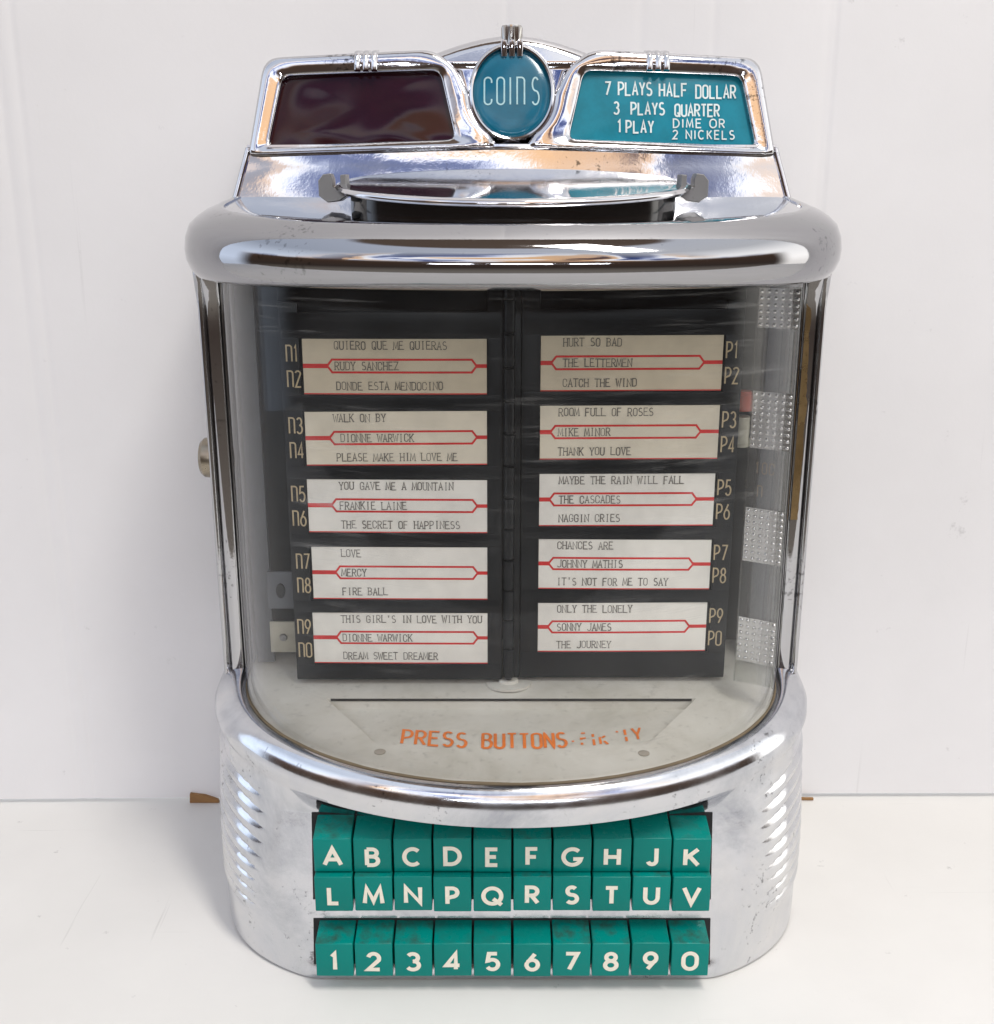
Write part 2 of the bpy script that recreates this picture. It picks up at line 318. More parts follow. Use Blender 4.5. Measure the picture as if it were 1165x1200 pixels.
# ------------------------------------------------------------------ stroke lettering
def arc(cx, cy, rx, ry, a0, a1, n=12):
    return [(cx+rx*math.cos(R(a0+(a1-a0)*k/n)), cy+ry*math.sin(R(a0+(a1-a0)*k/n))) for k in range(n+1)]
def glyph(ch, w):
    """polylines in a box w wide and 1 high; narrow letters get straight sides between round ends; closed ones repeat the first point"""
    r = min(w/2, .5); c = w/2
    def stad(gap=0):
        return arc(c, 1-r, c, r, 90, 180, 10)+arc(c, r, c, r, 180, 360, 20)+arc(c, 1-r, c, r, 0, 90, 10)
    g = {
     'A': [[(0,0),(c,1),(w,0)], [(w*.19,.34),(w*.81,.34)]],
     'B': [[(0,1),(w*.48,1)]+arc(w*.48,.77,w*.42,.23,90,-90)+[(0,.54)], [(w*.5,.54)]+arc(w*.5,.27,w*.5,.27,90,-90)+[(0,0)], [(0,0),(0,1)]],
     'D': [[(0,0),(0,1),(max(0,w-.5 if w>.6 else w-r*1.0),1)]+arc(max(0,w-.5 if w>.6 else w-r),1-(.5 if w>.6 else r),.5 if w>.6 else r,.5 if w>.6 else r,90,0)+arc(max(0,w-.5 if w>.6 else w-r),(.5 if w>.6 else r),.5 if w>.6 else r,.5 if w>.6 else r,0,-90)+[(0,0)]],
     'E': [[(w,1),(0,1),(0,0),(w,0)], [(0,.52),(w*.86,.52)]],
     'F': [[(w,1),(0,1),(0,0)], [(0,.5),(w*.86,.5)]],
     'H': [[(0,0),(0,1)], [(w,0),(w,1)], [(0,.5),(w,.5)]],
     'I': [[(c,0),(c,1)]],
     'J': [[(w,1),(w,r)]+arc(c,r,c,r,0,-165,10)],
     'K': [[(0,0),(0,1)], [(w*.95,1),(w*.06,.45)], [(w*.28,.6),(w,0)]],
     'L': [[(0,1),(0,0),(w,0)]],
     'M': [[(0,0),(w*.12,1),(c,.12),(w*.88,1),(w,0)]],
     'N': [[(0,0),(0,1),(w,0),(w,1)]],
     'O': [stad()], '0': [stad()],
     'P': [[(0,0),(0,1),(w*.5,1)]+arc(w*.5,.73,w*.5,.27,90,-90)+[(0,.37)]],
     'Q': [stad(), [(w*.55,.32),(w*1.02,-.06)]],
     'R': [[(0,0),(0,1),(w*.5,1)]+arc(w*.5,.74,w*.46,.26,90,-90)+[(0,.48)], [(w*.42,.48),(w,0)]],
     'T': [[(0,1),(w,1)], [(c,1),(c,0)]],
     'U': [[(0,1),(0,r)]+arc(c,r,c,r,180,360,14)+[(w,1)]],
     'V': [[(0,1),(c,0),(w,1)]], 'W': [[(0,1),(w*.25,0),(c,.8),(w*.75,0),(w,1)]],
     'X': [[(0,0),(w,1)], [(0,1),(w,0)]], 'Y': [[(0,1),(c,.45),(w,1)], [(c,.45),(c,0)]], 'Z': [[(0,1),(w,1),(0,0),(w,0)]],
     'S': [arc(c,.755,c*.86,.245,38,270,14)+arc(c,.255,c,.255,90,-145,16)[1:]],
     '1': [[(c*.35,.82),(c*1.1,1),(c*1.1,0)]],
     '2': [arc(c,1-r*.95,c*.95,r*.95,165,-25,12)+[(0,0),(w,0)]],
     '3': [arc(c*.92,.755,c*.9,.245,150,-90,12), arc(c*.92,.27,c*1.05,.27,90,-150,14)],
     '4': [[(w*.72,0),(w*.72,1),(0,.25),(w,.25)]],
     '5': [[(w*.9,1),(w*.2,1),(w*.08,.54)]+arc(c,.31,c,.31,128,-150,16)],
     '6': [[(w*.72,1)]+[(w*.22,.56)]+arc(c,.31,c,.31,155,-205,20)],
     '7': [[(0,1),(w,1),(w*.3,0)]],
     '8': [arc(c,.77,c*.82,.23,-90,270,18), arc(c,.27,c,.27,90,450,18)],
     '9': [[(w*.28,0)]+[(w*.78,.44)]+arc(c,.69,c,.31,-25,335,20)],
     "'": [[(c,1),(c,.72)]], '.': [[(c,.02),(c,.12)]], '-': [[(w*.1,.5),(w*.9,.5)]],
     'n': [[(0,0),(0,1),(w-r*.9,1)]+arc(w-r*.9,1-r*.9,r*.9,r*.9,90,0,6)+[(w,0)]],
    }
    if w > .6:
        g['C'] = [arc(c,.5,c,.5,46,314,22)]; g['G'] = [arc(c,.5,c,.5,46,330,24)+[(w*.97,.37),(c*1.1,.37)]]
        g['6'] = g['6']
    else:
        cc = arc(c,1-r,c,r,10,180,12)+arc(c,r,c,r,180,350,12)
        g['C'] = [[(w,1-r*1.45)]+cc+[(w,r*1.45)]]; g['G'] = [[(w,1-r*1.45)]+cc+[(w,.47),(c,.47)]]
    return g.get(ch, [])
def ribbon(mb, pts, sw, place, h, m=0, sub=None):
    if sub:
        d = [pts[0]]
        for a, b in zip(pts, pts[1:]):
            k = max(1, int(math.hypot(b[0]-a[0], b[1]-a[1])/sub)); d += [(lerp(a[0], b[0], i/k), lerp(a[1], b[1], i/k)) for i in range(1, k+1)]
        pts = d
    p = [Vector((a, b)) for a, b in pts]; q = [p[0]]
    for a in p[1:]:
        if (a-q[-1]).length > 1e-4: q.append(a)
    p = q
    if len(p) < 2: return
    closed = (p[0]-p[-1]).length < 1e-3
    if closed: p = p[:-1]
    n = len(p); l, r = [], []
    for i in range(n):
        a = p[i-1] if (i > 0 or closed) else None; b = p[(i+1) % n] if (i < n-1 or closed) else None
        d1 = (p[i]-a).normalized() if a is not None else None; d2 = (b-p[i]).normalized() if b is not None else None
        if d1 is None: d1 = d2
        if d2 is None: d2 = d1
        t = d1+d2
        t = t.normalized() if t.length > 1e-4 else d2
        nn = Vector((-t.y, t.x)); k = max(.42, nn.dot(Vector((-d2.y, d2.x)))); o = nn*(sw/2/k)
        l.append(p[i]+o); r.append(p[i]-o)
    hh = [h+(0 if closed else .035*i/n) for i in range(n)]
    v = [place(a.x, a.y, q) for a, q in zip(l, hh)]+[place(a.x, a.y, q) for a, q in zip(r, hh)]
    f = [(i, (i+1) % n, n+(i+1) % n, n+i) for i in range(n if closed else n-1)]
    mb.add(v, f, m)
FUT = dict(A=.92,B=.62,C=.92,D=.80,E=.56,F=.54,G=1.0,H=.72,J=.46,K=.72,L=.50,M=1.0,N=.80,P=.56,Q=1.0,R=.60,S=.58,T=.66,U=.70,V=.86,O=1.0)
FUT.update({str(k): .62 for k in range(10)}); FUT['1'] = .4; FUT['0'] = .72; FUT['4'] = .72
def text(mb, s, cap, sw, place, x0=0, y0=0, w=.5, space=.2, widths=None, serif=0, mono=0, h0=.1, m=0, center=False, jitter=0, wordgap=.45, sub=None):
    """s laid from x0 along the baseline y0; cap = cap height, sw = stroke (both mm)"""
    items, x = [], 0
    for ch in s:
        if ch == ' ':
            x += mono or wordgap; continue
        gw = (widths or {}).get(ch, w)
        if mono: off = (mono-gw)/2
        else: off = 0
        items.append((ch, x+off, gw)); x += mono if mono else gw+space
    if not mono: x -= space
    ox = x0-(x*cap/2 if center else 0); k = 0
    for ch, gx, gw in items:
        jy = random.uniform(-jitter, jitter)
        for st in glyph(ch, gw):
            sw2 = sw*(random.uniform(.7, 1.15) if jitter else 1)
            ribbon(mb, [(ox+(gx+a)*cap, y0+(b+jy)*cap) for a, b in st], sw2, place, h0+.045*k, m, sub); k = (k+1) % 6
            if serif and (st[0] != st[-1]):
                for (ex, ey) in (st[0], st[-1]):
                    if (abs(ey) < .02 or abs(ey-1) < .02) and not (ch in 'EFLTZ7' and ey > .5 and ex > .05 and ch not in 'T') and ch not in 'CGSO0':
                        ribbon(mb, [(ox+(gx+ex-serif)*cap, y0+(ey+jy)*cap), (ox+(gx+ex+serif)*cap, y0+(ey+jy)*cap)], sw*.8, place, h0+.045*k, m); k = (k+1) % 6
    return x*cap

# ------------------------------------------------------------------ setting: white board wall and white tabletop
def upz(px, py, z=0, F=1300, P=R(15.9)):
    c, s = math.cos(P), math.sin(P); u, v = (px-582.5)/F, -(py-600)/F
    d = (u, c+v*s, -s+v*c); t = (z-345)/d[2]; return (-6.8+d[0]*t, -429+d[1]*t)
def build_setting():
    # the board: a slab with faint vertical creases, standing on the table and turned very slightly
    th = R(-.55)
    cre = [(-252, .5, 2.5), (-243, .35, 2), (-2, .35, 2), (64, .3, 2.5), (100, .3, 2), (157, .45, 2.5), (160, .35, 1.5), (-330, .3, 3)]
    xs = sorted(set([-1500, -900, -500, 500, 900, 1500]+[c+o*wd for c, d, wd in cre for o in (-2, -1, -.4, 0, .4, 1, 2)]+[k*20 for k in range(-24, 25)]))
    def dy(x):
        y = 1.2*math.sin(x*.0061+1)
        for c, d, wd in cre: y += d*math.exp(-((x-c)/wd)**2)
        return y
    zs = [2.6, 4, 20, 100, 220, 300, 360, 400, 450, 700, 1400]
    mb = MB(); loops = []
    for z in zs: loops.append([(x*math.cos(th), 158+dy(x)-x*math.sin(th)*-1*-1 if False else 158+dy(x)+x*math.sin(th)*-1, z) for x in xs])
    mb.loft(loops, closed=False)
    mb.loft([[(x*math.cos(th), 163+dy(x)-x*math.sin(th), z) for x in xs] for z in (2.6, 1400)], closed=False)
    mb.loft([[(x*math.cos(th), y+dy(x)-x*math.sin(th), 2.6) for x in xs] for y in (158, 163)], closed=False)
    o = mb.build('wall', M['wall'], sharp=60); o['kind'] = 'structure'
    o['label'] = 'white board wall with faint vertical creases behind the jukebox'
    mb = MB(); mb.box((-1500, -475, -20), (1500, 900, 0), 3)
    t = mb.build('tabletop', M['table']); t['kind'] = 'structure'; t['label'] = 'white tabletop the jukebox stands on'
    # a knife cut in the white surface, front left
    a, b = upz(382, 1192), upz(436, 1134)
    # cardboard scraps at the foot of the board
    p = [upz(223, 935), upz(258, 935)]
    mb = MB(); y = 154
    mb.loft([[(-134+0, y, .3), (-119, y, .3), (-119.5, y, 2.2), (-126, y, 5.0), (-133.6, y, 6.2)], [(-134+0, y+2, .3), (-119, y+2, .3), (-119.5, y+2, 2.2), (-126, y+2, 5.0), (-133.6, y+2, 6.2)]], cap0=True, cap1=True)
    for i in range(len(mb.v)): mb.v[i] = (-171+(mb.v[i][0]+119)*1.15, mb.v[i][1], mb.v[i][2])
    c1 = mb.build('cardboard_scrap', M['cardboard'], smooth=False)
    c1['label'] = 'torn brown cardboard corner at the foot of the white board, left of the jukebox'; c1['category'] = 'cardboard'
    mb = MB(); mb.box((160, 157, .2), (181, 158.6, 2.0), .3)
    for i in range(len(mb.v)): mb.v[i] = (mb.v[i][0], mb.v[i][1], mb.v[i][2]*(1.0 if mb.v[i][0] < 172 else .75))
    c2 = mb.build('cardboard_scrap', M['cardboard'], smooth=False)
    c2['label'] = 'thin sliver of brown cardboard under the white board, right of the jukebox'; c2['category'] = 'cardboard'
build_setting()

# ------------------------------------------------------------------ the jukebox
ROOT = empty('jukebox')
ROOT['label'] = 'worn chrome tabletop jukebox with teal letter and number buttons below a glass title window'
ROOT['category'] = 'jukebox'
YB, YBACK = 80., 152.
def plan(a, b, back=YBACK, rc=20, nf=240, ex=2.0):
    """closed outline: bow front (half ellipse) + straight sides + rounded back corners"""
    P = []
    for k in range(7): P.append((-(a-rc)*k/7, back))
    for k in range(9):
        t = R(90+90*k/8); P.append((-(a-rc)+rc*math.cos(t), back-rc+rc*math.sin(t)))
    for k in range(1, 9): P.append((-a, back-rc+(YB-back+rc)*k/9))
    for k in range(nf+1):
        t = math.pi+math.pi*k/nf; P.append((a*math.copysign(abs(math.cos(t))**(2/ex), math.cos(t)), YB-b*abs(math.sin(t))**(2/ex)))
    for k in range(1, 9): P.append((a, YB+(back-rc-YB)*k/9))
    for k in range(9):
        t = R(90*k/8); P.append(((a-rc)+rc*math.cos(t), back-rc+rc*math.sin(t)))
    for k in range(7, 0, -1): P.append(((a-rc)*k/7, back))
    return P
AO, BO = 144., 93.           # outer outline
AI, BI = 131., 86.5          # glass outline
def zlip(y): return 87+.16*(min(y, 95)+13)
def plate_y(z): return .18*z+1.2*sstep(3, 12, z)

def base_housing():
    P = plan(AO, BO); mb = MB(); loops = []
    NZ = 190
    def rib(x, y, rel):
        k = sstep(108, 128, abs(x))*sstep(.22, .30, rel)*(1-sstep(.88, .96, rel))*(1-sstep(120, 140, y))
        ph = (rel*13.5-(abs(x)-112)*.016)
        return k*1.3*(abs(math.sin(math.pi*ph))**.8)
    for i in range(NZ+1):
        rel = (i/NZ)**1.0; lp = []
        PZ = plan(AO-.6*(1-rel), BO, ex=lerp(2.55, 2.0, sstep(.40, 1.0, rel)))
        for (x, y), (x9, y9) in zip(PZ, P):
            zl = zlip(y9); z = .7+rel*(zl-.7)
            d = 1.6*(1-math.sqrt(max(0, 1-(1-min(1, z/4))**2))) if z < 4 else 0
            nx, ny = x/AO**2, (y-YB)/BO**2 if y < YB else 0
            if y > 130: nx, ny = (0, 0)
            ln = math.hypot(nx, ny) or 1
            off = -d+rib(x, y, rel)
            px, py = x+nx/ln*off, y+ny/ln*off
            if y < 60:
                pl = plate_y(z)+(d if z < 4 else 0)
                k = 1.5; sm = .5*(py+pl+math.sqrt((py-pl)**2+k*k))-.2       # flat cheek plate meets the bow in a soft crease
                u = max(0, min(1, (z-(zl-12.5))/12.5)); t = u**1.25; py = lerp(sm, py, t)
            lp.append((px, py, z))
        loops.append(lp)
    Q = plan(AI, BI)
    for w, dz in ((-.10, 2.5), (-.17, 5.5), (-.15, 8.5), (-.03, 11.8), (.14, 14.0), (.34, 15.8), (.58, 16.7), (.82, 16.9), (.97, 16.5), (1.06, 15.6), (1.08, 11)):
        loops.append([(lerp(x0, x1, w), lerp(y0, y1, w), zlip(y0)+dz) for (x0, y0), (x1, y1) in zip(P, Q)])
    mb.loft(loops, True, cap0=True)
    o = mb.build('base_housing', M['cast'], ROOT, sharp=32); return o
base_housing()
for fx, fy in ((-95, 30), (95, 30), (-110, 125), (110, 125)):  # unseen feet, added so the lifted base shows a dark contact line
    mb = MB(); mb.lathe([(7, 0), (7, .9)], 'z', (fx, fy, 0), 20); mb.build('rubber_foot', M['gap'], ROOT)

def button_panel():
    """the two dark slots the keys come out of, and the metal strip between them"""
    mb = MB()
    for z0, z1, hw in ((37.6, 77.6, 90.4), (7.6, 28.7, 90.4)):
        v = [(-hw, plate_y(z0)-.5, z0), (hw, plate_y(z0)-.5, z0), (hw, plate_y(z1)-.5, z1), (-hw, plate_y(z1)-.5, z1)]
        b = [(x, y+3, z) for x, y, z in v]; mb.loft([v, b], cap0=True)
    mb.build('button_slot', M['slot'], ROOT, smooth=False)
button_panel()

def key_mesh(h, top):
    """one key: flat front, sloping top, narrow edges rounded"""
    bm = bmesh.new(); w = 8.35
    sec = [(0, 0), (0, h), (14, h+top), (17, h+top), (17, 0)]
    vs = [[bm.verts.new((x, y, z)) for y, z in sec] for x in (-w, w)]
    n = len(sec); bm.faces.new(vs[0]); bm.faces.new(vs[1][::-1])
    for k in range(n): bm.faces.new((vs[0][k], vs[1][k], vs[1][(k+1) % n], vs[0][(k+1) % n]))
    bmesh.ops.recalc_face_normals(bm, faces=bm.faces)
    bmesh.ops.bevel(bm, geom=bm.edges[:], offset=.55, segments=3, profile=.5, affect='EDGES')
    for v in bm.verts: v.co *= MM
    me = bpy.data.meshes.new('button'); bm.to_mesh(me); bm.free(); me.materials.append(M['button'])
    for p in me.polygons: p.use_smooth = True
    me.set_sharp_from_angle(angle=R(50)); return me
def buttons():
    pitch = 17.62
    rows = [('ABCDEFGHJK', 56.9, 16.6, 3.2, .2, 10.0), ('LMNPQRSTUV', 38.7, 17.5, .3, -2.8, 9.6), ('1234567890', 8.8, 17.0, 2.4, -7.8, 9.0)]
    for s, z0, h, top, y0, cap in rows:
        me = key_mesh(h, top)
        for k, ch in enumerate(s):
            b = bpy.data.objects.new('button', me); COL.objects.link(b); b.parent = ROOT
            x = (k-4.5)*pitch+random.uniform(-.12, .12); y = y0+random.uniform(-.35, .25)
            b.location = (x*MM, y*MM, (z0+random.uniform(-.25, .25))*MM); b.rotation_euler = (0, R(random.uniform(-.25, .25)), R(random.uniform(-.3, .3)))
            lm = MB(); cp = 7.9 if ch.isalpha() else 8.2
            text(lm, ch, cp, 1.9, lambda a, c, hh: (a, -.06-hh, c), 0, h*.5-cp*.5-.6, widths=FUT, center=True, h0=.03)
            l = lm.build('letter', M['letter'], b, smooth=False)
buttons()

# ---- shelf under the glass, with the engraved ramp
def zshelf(y): return 103.2+.155*(y+6)
def shelf():
    mb = MB(); U, V = 61, 40; us = [-1+2*i/(U-1) for i in range(U)]
    cols = []
    for u in us:
        cols.append(u)
        if abs(abs(u)-.6) < .017: pass
    us = sorted(set([round(u, 4) for u in us if abs(abs(u)-.6) > .02]+[-.606, -.594, .594, .606]))
    yt, yf = 58.0, 22.0
    ys = sorted(set([-6.4+(112+6.4)*(k/V)**1.25 for k in range(V+1)]+[yt+.5, yt-.2, yf, yf+1, -6.2, -5.5, -4]))
    grid = []
    for y in ys:
        t = max(0, min(1, (YB-y)/BI)) if y < YB else 0
        edge = AI*math.sqrt(max(0, 1-t*t))-.3 if y < YB else AI-.3
        edge = max(edge, 1.0); tw = lerp(60, 88, max(0, min(1, (y-yf)/(yt-yf)))); tw = min(tw, edge*.9)
        row = []
        for u in us:
            au = abs(u); x = (u/.6*tw) if au <= .6 else math.copysign(lerp(tw, edge, (au-.6)/.4), u)
            z = zshelf(y)
            if au < .6 and yf < y < yt+.1: z -= 5.5*((y-yf)/(yt-yf))
            row.append((x, y, z))
        grid.append(row)
    mb.loft(grid, closed=False)
    sh = mb.build('shelf_plate', M['shelf'], ROOT, sharp=25)
    gv = MB(); gv.box((-86.6, yt-.1, zshelf(yt)-1.2), (86.6, yt+.35, zshelf(yt)-.1)); gv.build('ramp_gap', M['gap'], sh, smooth=False)  # dark strip stands in for shade along the recess's back edge
    tm = MB()
    def place(a, b, h):
        y = b+.0016*a*a                      # the words follow the bow of the front
        z = zshelf(y)-(5.5*((y-yf)/(yt-yf)) if yf < y < yt and abs(a) < 80 else 0)
        return (a, y-.15*h, z+h)
    text(tm, 'PRESS', 13, 1.45, place, -49.8, 19.3, w=.32, space=.158, h0=.25, sub=1.2)
    text(tm, 'BUTTONS', 13, 1.45, place, -13.2, 19.3, w=.30, space=.132, h0=.25, sub=1.2)
    # the last word is worn: only pieces of its strokes are left
    def frag(x, y, pts): ribbon(tm, [(x+a*4.2, 19.3+(y-4.6)*.6+b*13) for a, b in pts], 1.2, place, .3, sub=1.2)
    frag(27.0, 12.0, [(0, .0), (.25, .03)])
    frag(31.5, 4.6, [(0, .08), (0, .22)]); frag(31.5, 4.6, [(0, .45), (0, .55), (.5, .55)]); frag(31.5, 4.6, [(.05, .92), (.5, .92)])
    frag(37.0, 4.8, [(0, 0), (0, .42)]); frag(37.0, 4.8, [(0, .6), (0, .8)])
    frag(40.0, 4.8, [(0, .05), (0, .55)]); frag(40.0, 4.8, [(.25, .5), (.6, .62)]); frag(40.0, 4.8, [(.4, .25), (.75, 0)])
    frag(48.0, 5.4, [(0, .8), (.18, .86)]); frag(52.0, 5.4, [(0, .1), (0, .4)]); frag(52.0, 5.4, [(0, .55), (0, .95)])
    frag(55.5, 5.2, [(0, 1), (.45, .5), (.9, 1)]); frag(55.5, 5.2, [(.45, .5), (.45, .18)])
    tm.build('engraved_lettering', M['orange'], sh, smooth=False)
    for x, y in ((-59, 17.2), (58.5, 16.2)):
        rv = MB(); rv.lathe([(2.6, -.2), (2.6, .12), (2.2, .3), (0, .34)], 'z', (x, y, zshelf(y)+.05), 20)
        rv.build('rivet', M['rivet'], sh)
shelf()

# ---- case: dark box behind the glass
def case():
    mb = MB()
    mb.box((-134, 140, 2), (134, 144, 334)); mb.box((-134, 88, 2), (-129.6, 139.8, 334)); mb.box((129.6, 88, 2), (134, 139.8, 334))
    mb.build('case', M['inside_dark'], ROOT, smooth=False)
    for sx in (-1, 1):
        q = MB(); q.box((sx*136.4 if sx < 0 else 134.3, 92, 100), (sx*134.3 if sx < 0 else 136.4, 150, 330), .5)
        q.build('side_panel', M['steel'], ROOT)
        q = MB(); q.box((min(sx*119, sx*127.5), 88.5, 119), (max(sx*119, sx*127.5), 91, 312)); q.build('inner_panel', M['inside'], ROOT, smooth=False)
        q = MB(); q.box((min(sx*130.3, sx*132.1), 80.5, 116), (max(sx*130.3, sx*132.1), 90, 313), .2); q.build('gasket', M['gap'], ROOT)
case()

def column(sx, patched):
    """bright pillar beside the glass: rounded face, swelling into hood and base"""
    mb = MB(); loops = []
    for z in [112, 116, 119, 121, 124, 127, 128, 128.6, 131]+[135+k*6 for k in range(26)]+[290, 296, 300, 304, 308, 311, 313, 316]:
        sw = sstep(292, 316, z); fo = 1-sstep(127.4, 129, z)
        x0 = 132.2; x1 = 143.0+.6*sw; dy = -3.5*sw
        # flat face with a bead rolled along the outer edge
        xb = x1-3.6; sec = [(x0, 86), (x0, 82.2), (x0+.5, 81.3), (x0+1.6, 80.9), (lerp(x0, xb, .5), 80.6), (xb-1.0, 80.9), (xb-.3, 81.8), (xb, 82.4)]
        for k in range(9):
            t = math.pi*k/8; sec.append((x1-1.75-1.75*math.cos(t), 82.6-2.6*math.sin(t)))
        bl = sstep(288, 308, z)                    # the swelling under the hood is plain and round
        sec = [(sx*x, lerp(y, 80.6+.10*(x-137)**2/2, bl*.8)+dy, z) for x, y in sec]
        sec += [(sx*x1, 104, z), (sx*x0, 104, z)]
        loops.append(sec)
    mb.loft(loops, True, True, True)
    c = mb.build('side_column', M['column'], ROOT, sharp=60)
    if patched:
        # plating gone: a brassy strip of bare metal with a ragged border, a hair proud of the chrome
        c['label'] = 'side column with plating flaked off to brassy metal'
        q = MB(); n = 40; L = []
        for k in range(n+1):
            z = 196+k*(300-196)/n; rag = 1.2*noise.noise((z*.09, 3, 0))+.6*noise.noise((z*.4, 7, 0))
            x0, x1 = 133.6, 136.0+1.0*(1-sstep(230, 300, z))+rag
            L.append([(lerp(x0, x1, t), 80.45-.05*t, z) for t in (0, .33, .66, 1)])
        q.loft(L, closed=False); q.build('flaked_patch', M['brass'], c)
column(-1, False); column(1, True)

mbk = MB(); mbk.lathe([(8.6, 0), (9.6, -2), (9.9, -5), (9.6, -8), (8.2, -9.6), (5.2, -10), (4.8, -9), (0, -9)], 'x', (-140.2, 96, 223), 32)
mbk.build('lock_barrel', M['barrel'], ROOT)

# ---- program pages with their title strips
def page(sx, y, nums, rows, x_in, x_out, numx, strips, zr):
    mb = MB(); x0, x1 = sorted((sx*4.2, sx*104.5))
    mb.box((x0, y+.6, 117.5), (x1, y+3.2, 318), .4)
    # raised rails between the strips
    tops = [a for a, b in zr]+[zr[-1][1]-.01]
    for i in range(len(zr)):
        zt = zr[i][0]; zn = zr[i-1][1] if i else zt+22
        mb.box((x0+1, y-.9, zt+.3), (x1-1, y+.55, min(zn-.3, zt+12)), .35)
    mb.box((x0+1, y-.9, 119), (x1-1, y+.55, zr[-1][1]-.3), .35)
    a, b = sorted((sx*4.6, x_in-sx*.3)); mb.box((a, y-.8, 118), (b, y+.5, 317), .3)
    pg = mb.build('title_page', M['black'], ROOT, sharp=40)
    nm = MB()
    for i, (zt, zb) in enumerate(zr):
        for j in (0, 1):
            t = nums[i*2+j]; zz = zt-(zt-zb)*(.40 if j == 0 else .86)
            text(nm, t, 7.2, .72, lambda a, c, h: (a, y-.92-h, c), (strips[i]-7.1 if sx < 0 else strips[i]+1.5), zz, w=.33, space=.16, h0=.06, widths={'1': .2})
    # numerals stand on a raised strip at the outer edge
    nb = MB(); xa, xb = sorted((x_out+sx*.3, sx*104.2)); nb.box((xa, y-.85, 119), (xb, y+.5, 300), .2)
    nbo = nb.build('number_strip', M['black'], pg); nmo = nm.build('gold_numerals', M['gold'], pg, smooth=False)
    for i, (zt, zb) in enumerate(zr):
        xo = strips[i]; L, Rr = (xo, x_in) if sx < 0 else (x_in, xo); Wd = Rr-L; Hh = zt-zb
        sm = MB()
        n = 8
        tw, cu = random.uniform(-.006, .006), random.uniform(.05, .55)
        def place(a, c, h, L=L, Wd=Wd, tw=tw, cu=cu): return (L+a, y-.3-cu*math.sin(math.pi*max(0, min(1, a/Wd)))-h, zb+c+tw*(a-Wd/2))
        sm.loft([[place(Wd*k/n, c, 0) for k in range(n+1)] for c in (0, Hh*.5, Hh)], closed=False)
        sm.loft([[(p[0], p[1]+.25, p[2]) for p in [place(Wd*k/n, c, 0) for k in range(n+1)]] for c in (0, Hh)], closed=False)
        cy = Hh*.515; bx0, bx1 = (.132*Wd, .945*Wd) if sx < 0 else (.058*Wd, .90*Wd); bh = Hh*.115
        ribbon(sm, [(0, cy), (bx0*.5, cy), (bx0+.5, cy)], 2.0, place, .05, 1); ribbon(sm, [(bx1-.5, cy), ((bx1+Wd)/2, cy), (Wd, cy)], 1.7, place, .05, 1)
        top = [(bx0+(bx1-bx0)*k/10, cy+bh) for k in range(11)]; top[0] = (bx0+2.2, cy+bh); top[-1] = (bx1-2.2, cy+bh)
        bot = [(a, 2*cy-b) for a, b in top][::-1]
        ribbon(sm, [(bx0, cy)]+top+[(bx1, cy)]+bot+[(bx0, cy)], .95, place, .06, 1)
        ribbon(sm, [(Wd*k/8, .3) for k in range(9)], .5, place, .05, 1)
        for s, fx, fy in zip(rows[i][0], rows[i][1], (.815, .445, .085)):
            text(sm, s, 3.5, .41, place, fx*Wd, fy*Hh, w=.48, widths={'M': .62, 'W': .62, 'N': .5}, mono=.695, serif=.12, h0=.08, m=2, jitter=.035)
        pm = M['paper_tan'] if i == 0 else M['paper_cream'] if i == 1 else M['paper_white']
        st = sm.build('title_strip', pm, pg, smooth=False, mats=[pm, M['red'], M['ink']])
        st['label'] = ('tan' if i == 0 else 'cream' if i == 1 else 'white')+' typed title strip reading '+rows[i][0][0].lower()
def zpix(py, y, F=1300, P=R(15.9)):
    v = -(py-600)/F; c, s = math.cos(P), math.sin(P); return 345+(y+429)*(-s+v*c)/(c+v*s)
LR = [(('QUIERO QUE ME QUIERAS', 'RUDY SANCHEZ', 'DONDE ESTA MENDOCINO'), (.17, .17, .175)),
      (('WALK ON BY', 'DIONNE WARWICK', 'PLEASE MAKE HIM LOVE ME'), (.155, .19, .165)),
      (('YOU GAVE ME A MOUNTAIN', 'FRANKIE LAINE', 'THE SECRET OF HAPPINESS'), (.175, .175, .18)),
      (('LOVE', 'MERCY', 'FIRE BALL'), (.165, .165, .165)),
      (("THIS GIRL'S IN LOVE WITH YOU", 'DIONNE WARWICK', 'DREAM SWEET DREAMER'), (.16, .165, .165))]
RRW = [(('HURT SO BAD', 'THE LETTERMEN', 'CATCH THE WIND'), (.12, .12, .12)),
      (('ROOM FULL OF ROSES', 'MIKE MINOR', 'THANK YOU LOVE'), (.10, .10, .10)),
      (('MAYBE THE RAIN WILL FALL', 'THE CASCADES', 'NAGGIN CRIES'), (.11, .11, .11)),
      (('CHANCES ARE', 'JOHNNY MATHIS', "IT'S NOT FOR ME TO SAY"), (.105, .105, .105)),
      (('ONLY THE LONELY', 'SONNY JAMES', 'THE JOURNEY'), (.11, .11, .11))]
YL, YR = 70., 72.5
zl = [(zpix(a, YL), zpix(b, YL)) for a, b in ((397, 462), (482, 545), (562, 624), (641, 702), (718, 777))]
zr = [(zpix(a, YR), zpix(b, YR)) for a, b in ((393, 458), (475, 538), (555, 616), (632, 690), (706, 763))]
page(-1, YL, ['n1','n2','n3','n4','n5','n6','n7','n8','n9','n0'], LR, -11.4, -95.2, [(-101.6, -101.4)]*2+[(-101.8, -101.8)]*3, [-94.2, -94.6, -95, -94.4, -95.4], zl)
page(1, YR, ['P1','P2','P3','P4','P5','P6','P7','P8','P9','P0'], RRW, 13, 95.6, [(97.0, 97.0)]*5, [95.2, 95.2, 94.8, 94.8, 94.4], zr)

